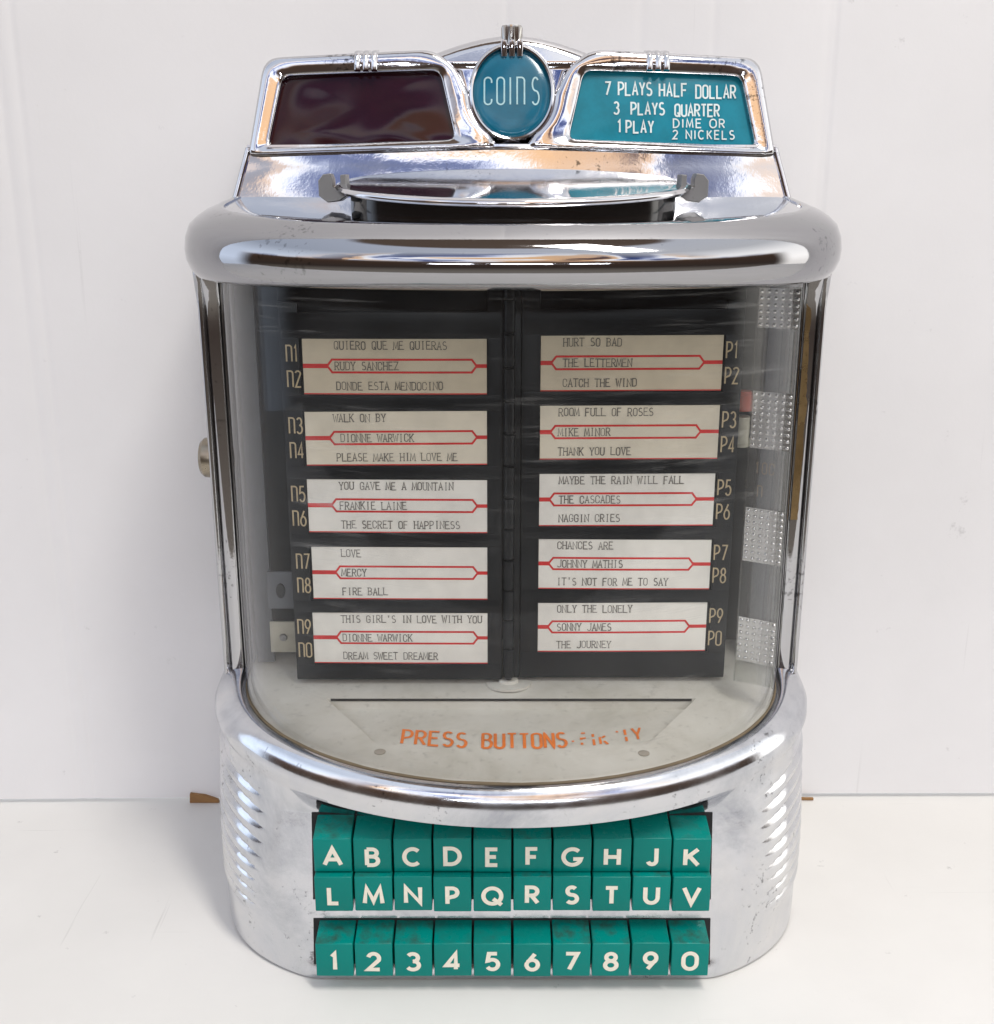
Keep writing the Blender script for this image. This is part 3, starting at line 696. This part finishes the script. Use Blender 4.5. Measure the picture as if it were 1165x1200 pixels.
def hinge():
    mb = MB()
    for k in range(13):
        z0 = 119+k*15.2; mb.lathe([(2.0, 0), (2.6, .5), (2.6, 14.2), (2.0, 14.7)], 'z', (-1.2, 70, z0), 18)
    mb.lathe([(1.5, 0), (1.5, 200)], 'z', (-1.2, 70, 118), 12)
    mb.box((-4.0, 72, 118), (4.0, 74, 317), .2)
    h = mb.build('hinge_post', M['black'], ROOT)
    q = MB(); q.lathe([(11, 0), (11, 1.2), (9, 1.6), (5, 1.6), (4.5, 3)], 'z', (-1.2, 71, zshelf(71)-.5), 36, 1, .8); q.build('hinge_foot', M['shelf'], h)
hinge()

# ---- plastic strip with silver dotted blocks along the right edge of the window
def dotted_strip():
    zt, zb = 308, 124
    A = lambda z, u: (lerp(105.5, 121.5, u), lerp(55, 46, u), z)
    ys = [(338, 385), (460, 527), (597, 660), (726, 777)]
    mb = MB(); mb.loft([[A(z, u) for u in (0, .5, 1)] for z in (zb, zt)], closed=False)
    mb.loft([[(A(z, u)[0]+.3, A(z, u)[1]+1.2, z) for u in (0, .5, 1)] for z in (zb, zt)], closed=False)
    for u in (0, 1):
        p = [A(z, u) for z in (zb, zt)]
        mb.box((p[0][0]-.35, p[0][1]-.5, zb), (p[0][0]+.35, p[0][1]+.3, zt), .1)
    s = mb.build('instruction_strip', M['clear'], ROOT, smooth=False)
    for a, b in ys:
        z1, z0 = zpix(a, 50), zpix(b, 50); q = MB()
        q.loft([[(A(z, u)[0], A(z, u)[1]-.5, z) for u in (.02, .5, .98)] for z in (z0, z1)], closed=False)
        q.loft([[(A(z, u)[0]+.1, A(z, u)[1]-.1, z) for u in (.02, .5, .98)] for z in (z0, z1)], closed=False)
        nz = int((z1-z0)/2.75); nu = 6
        for i in range(nz):
            for j in range(nu):
                z = z0+(i+.5)*(z1-z0)/nz; u = (j+.5)/nu; c = A(z, u); lp = []
                for rr, hh in ((.95, 0), (.8, .55), (.35, .85), (.0, .9)):
                    lp.append([(c[0]+rr*math.cos(t)*.87, c[1]-.5-hh-rr*math.cos(t)*.45, c[2]+rr*math.sin(t)) for t in [k*math.pi/4 for k in range(8)]])
                q.loft(lp)
        q.build('dotted_block', M['silver'], s, sharp=70)
    fz = MB()
    def place(a, c, h): u = a/18.4; p = A(c, u); return (p[0], p[1]-.4-h, p[2])
    text(fz, '10C', 5, .5, place, 3.4, zpix(556, 50), w=.4, space=.25, h0=.1); text(fz, 'n', 5, .5, place, 5.2, zpix(583, 50), w=.4, h0=.1)
    fz.build('faint_price', plain('faint_price', (.16,.12,.07), .6), s, smooth=False)
dotted_strip()
# small fittings seen beside the pages
mb = MB(); mb.lathe([(4.6, 0), (4.6, 7.5), (3.4, 9), (0, 9)], 'z', (108.0, 82, 249), 20); cp = mb.build('lamp_cap', M['redcap'], ROOT)
mb = MB(); mb.lathe([(5.0, 0), (5.6, 2), (4.4, 4), (4.4, 14)], 'z', (107.2, 82, 232), 20); mb.build('lamp_socket', M['socket'], ROOT)
for z0, z1, cx in ((150, 169, -1), (127, 143, 1)):
    mb = MB(); mb.box((-119, 82, z0), (-105.5, 83.5, z1), .3); br = mb.build('bracket', M['inside'] if cx < 0 else M['socket'], ROOT)
    q = MB()
    if cx < 0: q.lathe([(2.2, 0), (2.2, -.6)], 'y', (-112.5, 81.8, (z0+z1)/2), 18, 1, 1.7)
    else: q.lathe([(2.0, 0), (1.6, -1), (0, -1.3)], 'y', (-112.5, 81.8, (z0+z1)/2), 18)
    q.build('bracket_hole' if cx < 0 else 'rivet', M['slot'] if cx < 0 else M['steel'], br)  # dark disc stands in for the shade inside the hole

# ---- curved glass
def window():
    mb = MB(); zt = 314
    for off in (0, -2.2):
        pts = []
        for k in range(97):
            t = math.pi+math.pi*k/96; pts.append(((AI-.9+off)*math.cos(t), YB+(BI-.9+off)*math.sin(t)))
        if off == 0:
            pts = [(-(AI-.9), YB+4)]+pts+[(AI-.9, YB+4)]; fr = pts
        else:
            pts = [(-(AI-.9+off), YB+4)]+pts+[(AI-.9+off, YB+4)]
        mb.loft([[(x, y, lerp(zshelf(y)+.3, zt, j/6)) for x, y in pts] for j in range(7)], closed=False)
    mb.build('window_glass', M['glass'], ROOT)
    sl = MB(); lo = []
    for x, y in fr:
        q = math.hypot(x/AI**2, min(0, y-YB)/BI**2) or 1; nx, ny = x/AI**2/q, min(0, y-YB)/BI**2/q
        w = .75+.3*noise.noise((x*.08, y*.08, 1))
        lo.append([(x+nx*(.2+w*math.cos(t)), y+ny*(.2+w*math.cos(t)), zshelf(y)+.45+w*math.sin(t)) for t in [k*math.pi/4 for k in range(8)]])
    sl.loft(lo, True, True, True); sl.build('window_seal', M['seal'], ROOT)
window()

# ---- hood: rolled chrome edge and the deck on top
def hood():
    P = plan(AO, BO, 153, 22); mb = MB(); loops = []
    prof = [(-15.5, 322, 0), (-14, 313.2, 0), (-11.5, 311.2, 0), (-8, 310.8, 0), (-4.4, 312.0, .0), (-1.9, 314.6, .1), (-.35, 317.4, .3), (0, 320.4, .5), (-.7, 323.5, .8), (-2.5, 326.5, 1), (-5.4, 329.1, 1), (-9.0, 331.3, 1), (-12.8, 332.8, 1), (-15.8, 333.6, 1), (-17.2, 333.4, 1), (-17.6, 332.3, 1)]
    for d, z, k in prof:
        Q = plan(AO+d-1.6, BO+d+1.5, 153+min(0, d*.5), max(6, 22+d*.5), ex=2.35)
        loops.append([(x, y, z+k*.098*(min(y, 145)+13)) for x, y in Q])
    mb.loft(loops)
    h = mb.build('hood', M['hood'], ROOT, sharp=60)
    d = MB(); loops = []
    for s, z in ((0, 0), (.02, .5), (.1, .9), (.4, 1.0), (.8, 1.0), (.97, 1.0)):
        Q = plan(AO-17.8, BO-16.4, 145, 14, ex=2.35)
        loops.append([(x*(1-s), lerp(y, 80, s), 331.8+z+.105*(min(lerp(y, 80, s), 145)+13)) for x, y in Q])
    d.loft(loops, True, False, True); d.build('deck', M['chrome'], ROOT, sharp=40)
    u = MB(); u.loft([[(x, y, 319.5) for x, y in plan(AO-15.4, BO-14.5, 146, 14)], [(x, y, 321.5) for x, y in plan(AO-15.4, BO-14.5, 146, 14)]], True, True, True)
    u.build('hood_underside', M['inside_dark'], ROOT, smooth=False)
hood()

# ---- mirror lid with its dark drum and latches
def lid():
    tilt = math.tan(R(9.5)); cy, a, b = 55, 74.5, 41
    def ell(k, dz, n=96): return [(a*k*math.cos(2*math.pi*i/n), cy+b*k*math.sin(2*math.pi*i/n), 350+dz+tilt*b*k*math.sin(2*math.pi*i/n)) for i in range(n)]
    mb = MB(); mb.loft([ell(.93, -3), ell(.985, -2.4), ell(1.0, -1.2), ell(.993, -.2), ell(.975, .25), ell(.9, .4), ell(.6, .6), ell(.3, .7), ell(.05, .72)], True, True, True)
    d = mb.build('mirror_lid', M['chrome'], ROOT, sharp=60)
    q = MB(); n = 90
    L = []
    for z0 in (0, 1):
        l = []
        for i in range(n):
            t = 2*math.pi*i/n; k = 1.0 if (i//3) % 2 else .992
            x, y = 68.5*k*math.cos(t), cy+3+(b-4)*k*math.sin(t)
            l.append((x, y, (332.3+.105*(y+13)) if z0 == 0 else 347.3+tilt*(y-cy)))
        L.append(l)
    q.loft(L, True, True, True); q.build('drum', M['drum'], d, sharp=20)
    for sx in (-1, 1):
        e = MB(); z0 = 346
        out = [(69, -1), (72, -3.0), (77, -3.6), (80.6, -1), (80.6, 5.2), (78.5, 7.6), (75.6, 8.0), (74.9, 6.2), (74.9, 2.6), (72.6, 1.8), (71.2, 3.0), (71.2, 7.4), (69, 7.6)]
        lo = [[(sx*x, yy, z0+z) for x, z in out] for yy in (48.5, 49, 58.5, 59)]
        for j, kk in ((0, .94), (3, .94)):
            lo[j] = [(sx*(75+(abs(x)-75)*kk), y, z0+2+(z-z0-2)*kk) for x, y, z in lo[j]]
        e.loft(lo, True, True, True); e.build('latch', M['steel'], ROOT, sharp=30)
lid()

# ---- sign header: cast chrome with two windows and the round badge
def bowy(x): return 9.0*(abs(x)/115)**2
def face_y(z): return 101+(z-366)*.32            # the face leans back
def fp(x, z, off=0): return (x, face_y(z)+bowy(x)-off, z)
def rrect(c, rad, n=6):
    """rounded polygon through corner points c (list of (x,z,r))"""
    out = []; m = len(c)
    for i in range(m):
        p0, p1, p2 = Vector(c[i-1][:2]), Vector(c[i][:2]), Vector(c[(i+1) % m][:2]); r = c[i][2] if len(c[i]) > 2 else rad
        d0, d1 = (p0-p1).normalized(), (p2-p1).normalized(); r = min(r, (p0-p1).length*.48, (p2-p1).length*.48)
        a, b = p1+d0*r, p1+d1*r
        for k in range(n+1):
            t = k/n; out.append(tuple(a*(1-t)**2+p1*2*t*(1-t)+b*t*t))
    return out
def resample(pts, n, start):
    P = [Vector(p) for p in pts]; k0 = min(range(len(P)), key=lambda i: (P[i]-Vector(start)).length); P = P[k0:]+P[:k0]; P.append(P[0])
    d = [0]
    for i in range(1, len(P)): d.append(d[-1]+(P[i]-P[i-1]).length)
    out = []; j = 0
    for k in range(n):
        s = d[-1]*k/n
        while d[j+1] < s: j += 1
        t = (s-d[j])/max(1e-9, d[j+1]-d[j]); out.append(tuple(P[j].lerp(P[j+1], t)))
    return out
CZ, CR, CRX = 390.3, 19.6, 17.6
def sign():
    # body: swept profile (front cove, ledge, leaning face, rounded top, back)
    prof = [(91, 341), (92.2, 344), (93.6, 348), (95.2, 353), (97, 358), (98.6, 362), (99.4, 365), (100, 366.6), (102.4, 367.3), (103.6, 368.5), (104.6, 372), (107.5, 381), (111, 392), (114.5, 403), (116.5, 405.5), (120, 406.5), (126, 405), (131, 398), (136, 370), (138, 345)]
    mb = MB(); L = []; n = 60
    for y, z in prof:
        hw = lerp(129.0, 122, min(1, (z-341)/26)) if z < 367 else lerp(120.5, 112.5, (z-367)/39)
        row = []
        for k in range(n+1):
            u = -1+2*k/n; u2 = math.copysign(abs(u)**.9, u); x = hw*u2
            cz = z
            if z > 390: cz = z-1.2*max(0, abs(u2)-.75)*16*max(0, (z-390)/16)
            row.append((x, y+bowy(x)*(1 if y < 125 else .6), cz))
        L.append(row)
    mb.loft(L, closed=False)
    for side in (0, n): mb.add([l[side] for l in L], [tuple(range(len(L)))])
    body = mb.build('sign_housing', M['sign'], ROOT, sharp=45)
    # rolled edge down each end of the casting
    for e in (0, n):
        tb = MB(); lo = []
        for r in L[1:15]:
            x, y, z = r[e]; sg = 1 if x > 0 else -1
            lo.append([(x-sg*.6+1.5*math.cos(2*math.pi*k/10), y-.2+1.5*math.sin(2*math.pi*k/10), z) for k in range(10)])
        tb.loft(lo, True, True, True); tb.build('rolled_edge', M['sign'], body)
    tb = MB(); tb.loft([[(x, y-.9, z-1.2) for x, y, z in L[7]], [(x, y-1.7, z) for x, y, z in L[7]], [(x, y-1.3, z+1) for x, y, z in L[7]], [(x, y+.6, z+1.3) for x, y, z in L[7]]], closed=False)
    tb.build('ledge', M['sign'], body)
    # wing frames: a raised rounded ring about each window
    for sx in (-1, 1):
        inner = rrect([(-105.4, 398.0, 4), (-33, 399.8, 4), (-26.0, 369.9, 3), (-111.9, 367.2, 2.5)], 3)
        cirl = [(-(CRX+1.7)*math.cos(R(t)), CZ-(CR+1.7)*math.sin(R(t))) for t in range(2, 66, 6)]
        outer = rrect([(-114.4, 406.4, 7), (-35, 409.2, 10), (-24.5, 400, 5)]+[(x, z, 1) for x, z in cirl]+[(-6, 366.0, 1), (-121.8, 363.0, 2)], 2, 4)
        n = 150; I = resample(inner, n, (-111.9, 367.2)); O = resample(outer, n, (-119, 364.6))
        # match by nearest angle around the window's middle so that the ring stays even
        cx, cz = -68, 386
        def byang(P):
            Pd = resample(P, 1200, P[0]); out = []
            for k in range(n):
                a = 2*math.pi*k/n; 
                best = min(Pd, key=lambda p: abs((math.atan2((p[1]-cz)*2.2, p[0]-cx)-a+math.pi) % (2*math.pi)-math.pi)); out.append(best)
            return out
        I, O = byang(inner), byang(outer)
        lv = [(1.0, -6), (1.0, .8), (.975, 2.2), (.92, 3.2), (.82, 3.7), (.62, 3.8), (.4, 3.3), (.2, 2.7), (.07, 2.3), (.0, 1.4), (0, -4)]
        fm = MB(); loops = []
        for w, off in lv: loops.append([fp(-sx*lerp(i[0], o[0], w), lerp(i[1], o[1], w), off) for i, o in zip(I, O)])
        fm.loft(loops); fr = fm.build('window_frame', M['sign'], body, sharp=60)
        # lens
        lm = MB(); loops = []
        mid = (-68.5, 385)
        for s in (1.02, .98, .93, .86, .78, .7, .6, .5, .4, .3, .2, .1, .03):
            loops.append([fp(-sx*lerp(mid[0], p[0], s), lerp(mid[1], p[1], s), -.5+.5*(1-s*s)+(1.0*noise.noise((lerp(mid[0], p[0], s)*.045, lerp(mid[1], p[1], s)*.07, 2.6))*(1-s**6) if sx < 0 else 0)) for p in I])
        lm.loft(loops, cap1=True)
        ln = lm.build('sign_window', M['purple'] if sx < 0 else M['teal_lens'], body)
        ln['label'] = 'dark purple blank sign window' if sx < 0 else 'teal sign window listing prices per play'
        if sx > 0:
            t = MB(); place = lambda a, c, h: fp(a, c, .0+h)
            lines = [('7', 42.6, 389.4, 5.6, .40), ('PLAYS', 48.7, 389.3, 5.6, .40), ('HALF', 67.6, 388.9, 5.6, .40), ('DOLLAR', 84.6, 388.3, 5.6, .40),
                     ('3', 46.6, 381.0, 5.2, .42), ('PLAYS', 54.5, 380.8, 5.2, .42), ('QUARTER', 74.8, 380.2, 5.2, .42),
                     ('1', 48.0, 373.0, 5.2, .42), ('PLAY', 52.2, 372.8, 5.2, .42)]
            ext = {'PLAYS': 15.2, 'HALF': 12.6, 'DOLLAR': 18.6, 'QUARTER': 20.6, 'PLAY': 12.4}
            for s, x, z, cap, w in lines:
                sp = .2
                if s in ext: sp = (ext[s]/cap-len(s)*w)/(len(s)-1)
                text(t, s, cap, .78, place, x, z, w=w, space=max(.12, sp), h0=.05)
            text(t, 'DIME OR', 3.7, .6, place, 74.0, 375.2, w=.62, space=.42, widths={'I': .1, 'O': .8, 'M': .8, 'D': .7}, wordgap=.7, h0=.05)
            text(t, '2 NICKELS', 3.7, .6, place, 73.8, 370.2, w=.55, space=.40, widths={'I': .1, 'C': .72, 'N': .65}, wordgap=.7, h0=.05)
            t.build('price_lettering', M['sign_text'], ln, smooth=False)
        # three little ribs on the top rail
        rb = MB()
        for k in (-1, 0, 1):
            x = sx*(66.5+k*3.9)+(0); 
            lo = []
            for z, off in ((399.5, 2.2), (400.3, 4.0), (403, 4.6), (406.4, 4.4), (408.4, 2.6), (408.9, -3), (408.6, -6)):
                lo.append([(x+dx*1.35, face_y(z)+bowy(x)-off-oo, z+(.6 if off < 0 else 0)) for dx, oo in ((-1, -2), (-1, .0), (-.6, .7), (0, 1.0), (.6, .7), (1, 0), (1, -2))])
            rb.loft(lo, True, True, True)
        rb.build('rail_rib', M['sign'], fr)
    # hump behind the badge
    hb = MB(); arcp = []
    for k in range(41):
        x = -44+88*k/40; t = abs(x)/44; arcp.append((x, 404.5+11.6*(1-t**1.7)))
    def hump(off, sc): return [fp(x*sc, 380+(z-380)*sc, off) for x, z in arcp]+[fp(x*sc, z, off) for x, z in ((38, 403), (26, 400), (20, 383), (-20, 383), (-26, 400), (-38, 403))]
    hb.loft([hump(-16, .97), hump(-14, 1.0), hump(-6.2, 1.0), hump(-4, .99), hump(-2.2, .972), hump(-.8, .945), hump(.0, .91), hump(.4, .86)], True, True, True)
    hp = hb.build('badge_hump', M['sign'], body, sharp=50)
    # bezel + dome
    bz = MB(); L = []
    for rr, off in ((CR+2.2, 0), (CR+2.1, 2.0), (CR+1.6, 3.2), (CR+.9, 3.6), (CR+.2, 3.3), (CR, 2.6), (CR-.2, 0)):
        L.append([fp((rr-CR+CRX)*math.cos(2*math.pi*k/72), CZ+rr*math.sin(2*math.pi*k/72), off) for k in range(72)])
    bz.loft(L); bz.build('badge_bezel', M['sign'], body)
    dm = MB(); L = []
    for s in (1.0, .97, .9, .78, .6, .4, .2, .05):
        rr = (CR-.1)*s; L.append([fp(rr*CRX/CR*math.cos(2*math.pi*k/72), CZ+rr*math.sin(2*math.pi*k/72), .8+1.8*math.sqrt(max(0, 1-s*s))) for k in range(72)])
    dm.loft(L, cap1=True); bd = dm.build('coin_badge', M['teal_badge'], body)
    t = MB()
    def place(a, c, h):
        s = min(1, math.hypot(a*CR/CRX, c-CZ)/CR); return fp(a, c, .85+1.8*math.sqrt(max(0, 1-s*s))+h)
    wd = {'C': .30, 'O': .30, 'I': .06, 'n': .30, 'S': .32}
    x = -13.6
    for ch, w, xx in (('C', .28, -12.9), ('O', .28, -7.0), ('I', .05, -1.1), ('n', .28, 2.4), ('S', .27, 9.3)):
        text(t, ch, 11.8, .70, place, xx*.97, CZ-5.4, w=w, h0=.05, sub=2)
    t.build('badge_lettering', M['badge_text'], bd, smooth=False)
    # cap nut on top, standing in three beads
    nt = MB(); cy = face_y(412)+4; pr = []
    for zz, rr in ((409, 4.9), (417.6, 4.9), (418.6, 4.5), (418.7, 3.4), (417.9, 2.9)):
        pr.append([((rr-(.45 if k % 2 and rr > 4.6 else 0))*math.cos(2*math.pi*k/28), cy+(rr-(.45 if k % 2 and rr > 4.6 else 0))*math.sin(2*math.pi*k/28), zz+1.2) for k in range(28)])
    nt.loft(pr, True, True, True); nt.build('cap_nut', M['nut'], body, sharp=20)
    be = MB()
    for k in (-1, 0, 1):
        x = k*3.6; be.lathe([(0, -4.5), (1.4, -3.6), (1.8, 0), (1.4, 3.2), (0, 4)], 'z', (x, face_y(408)-2.2, 409.5), 14)
    be.build('bead', M['sign'], hp)
sign()
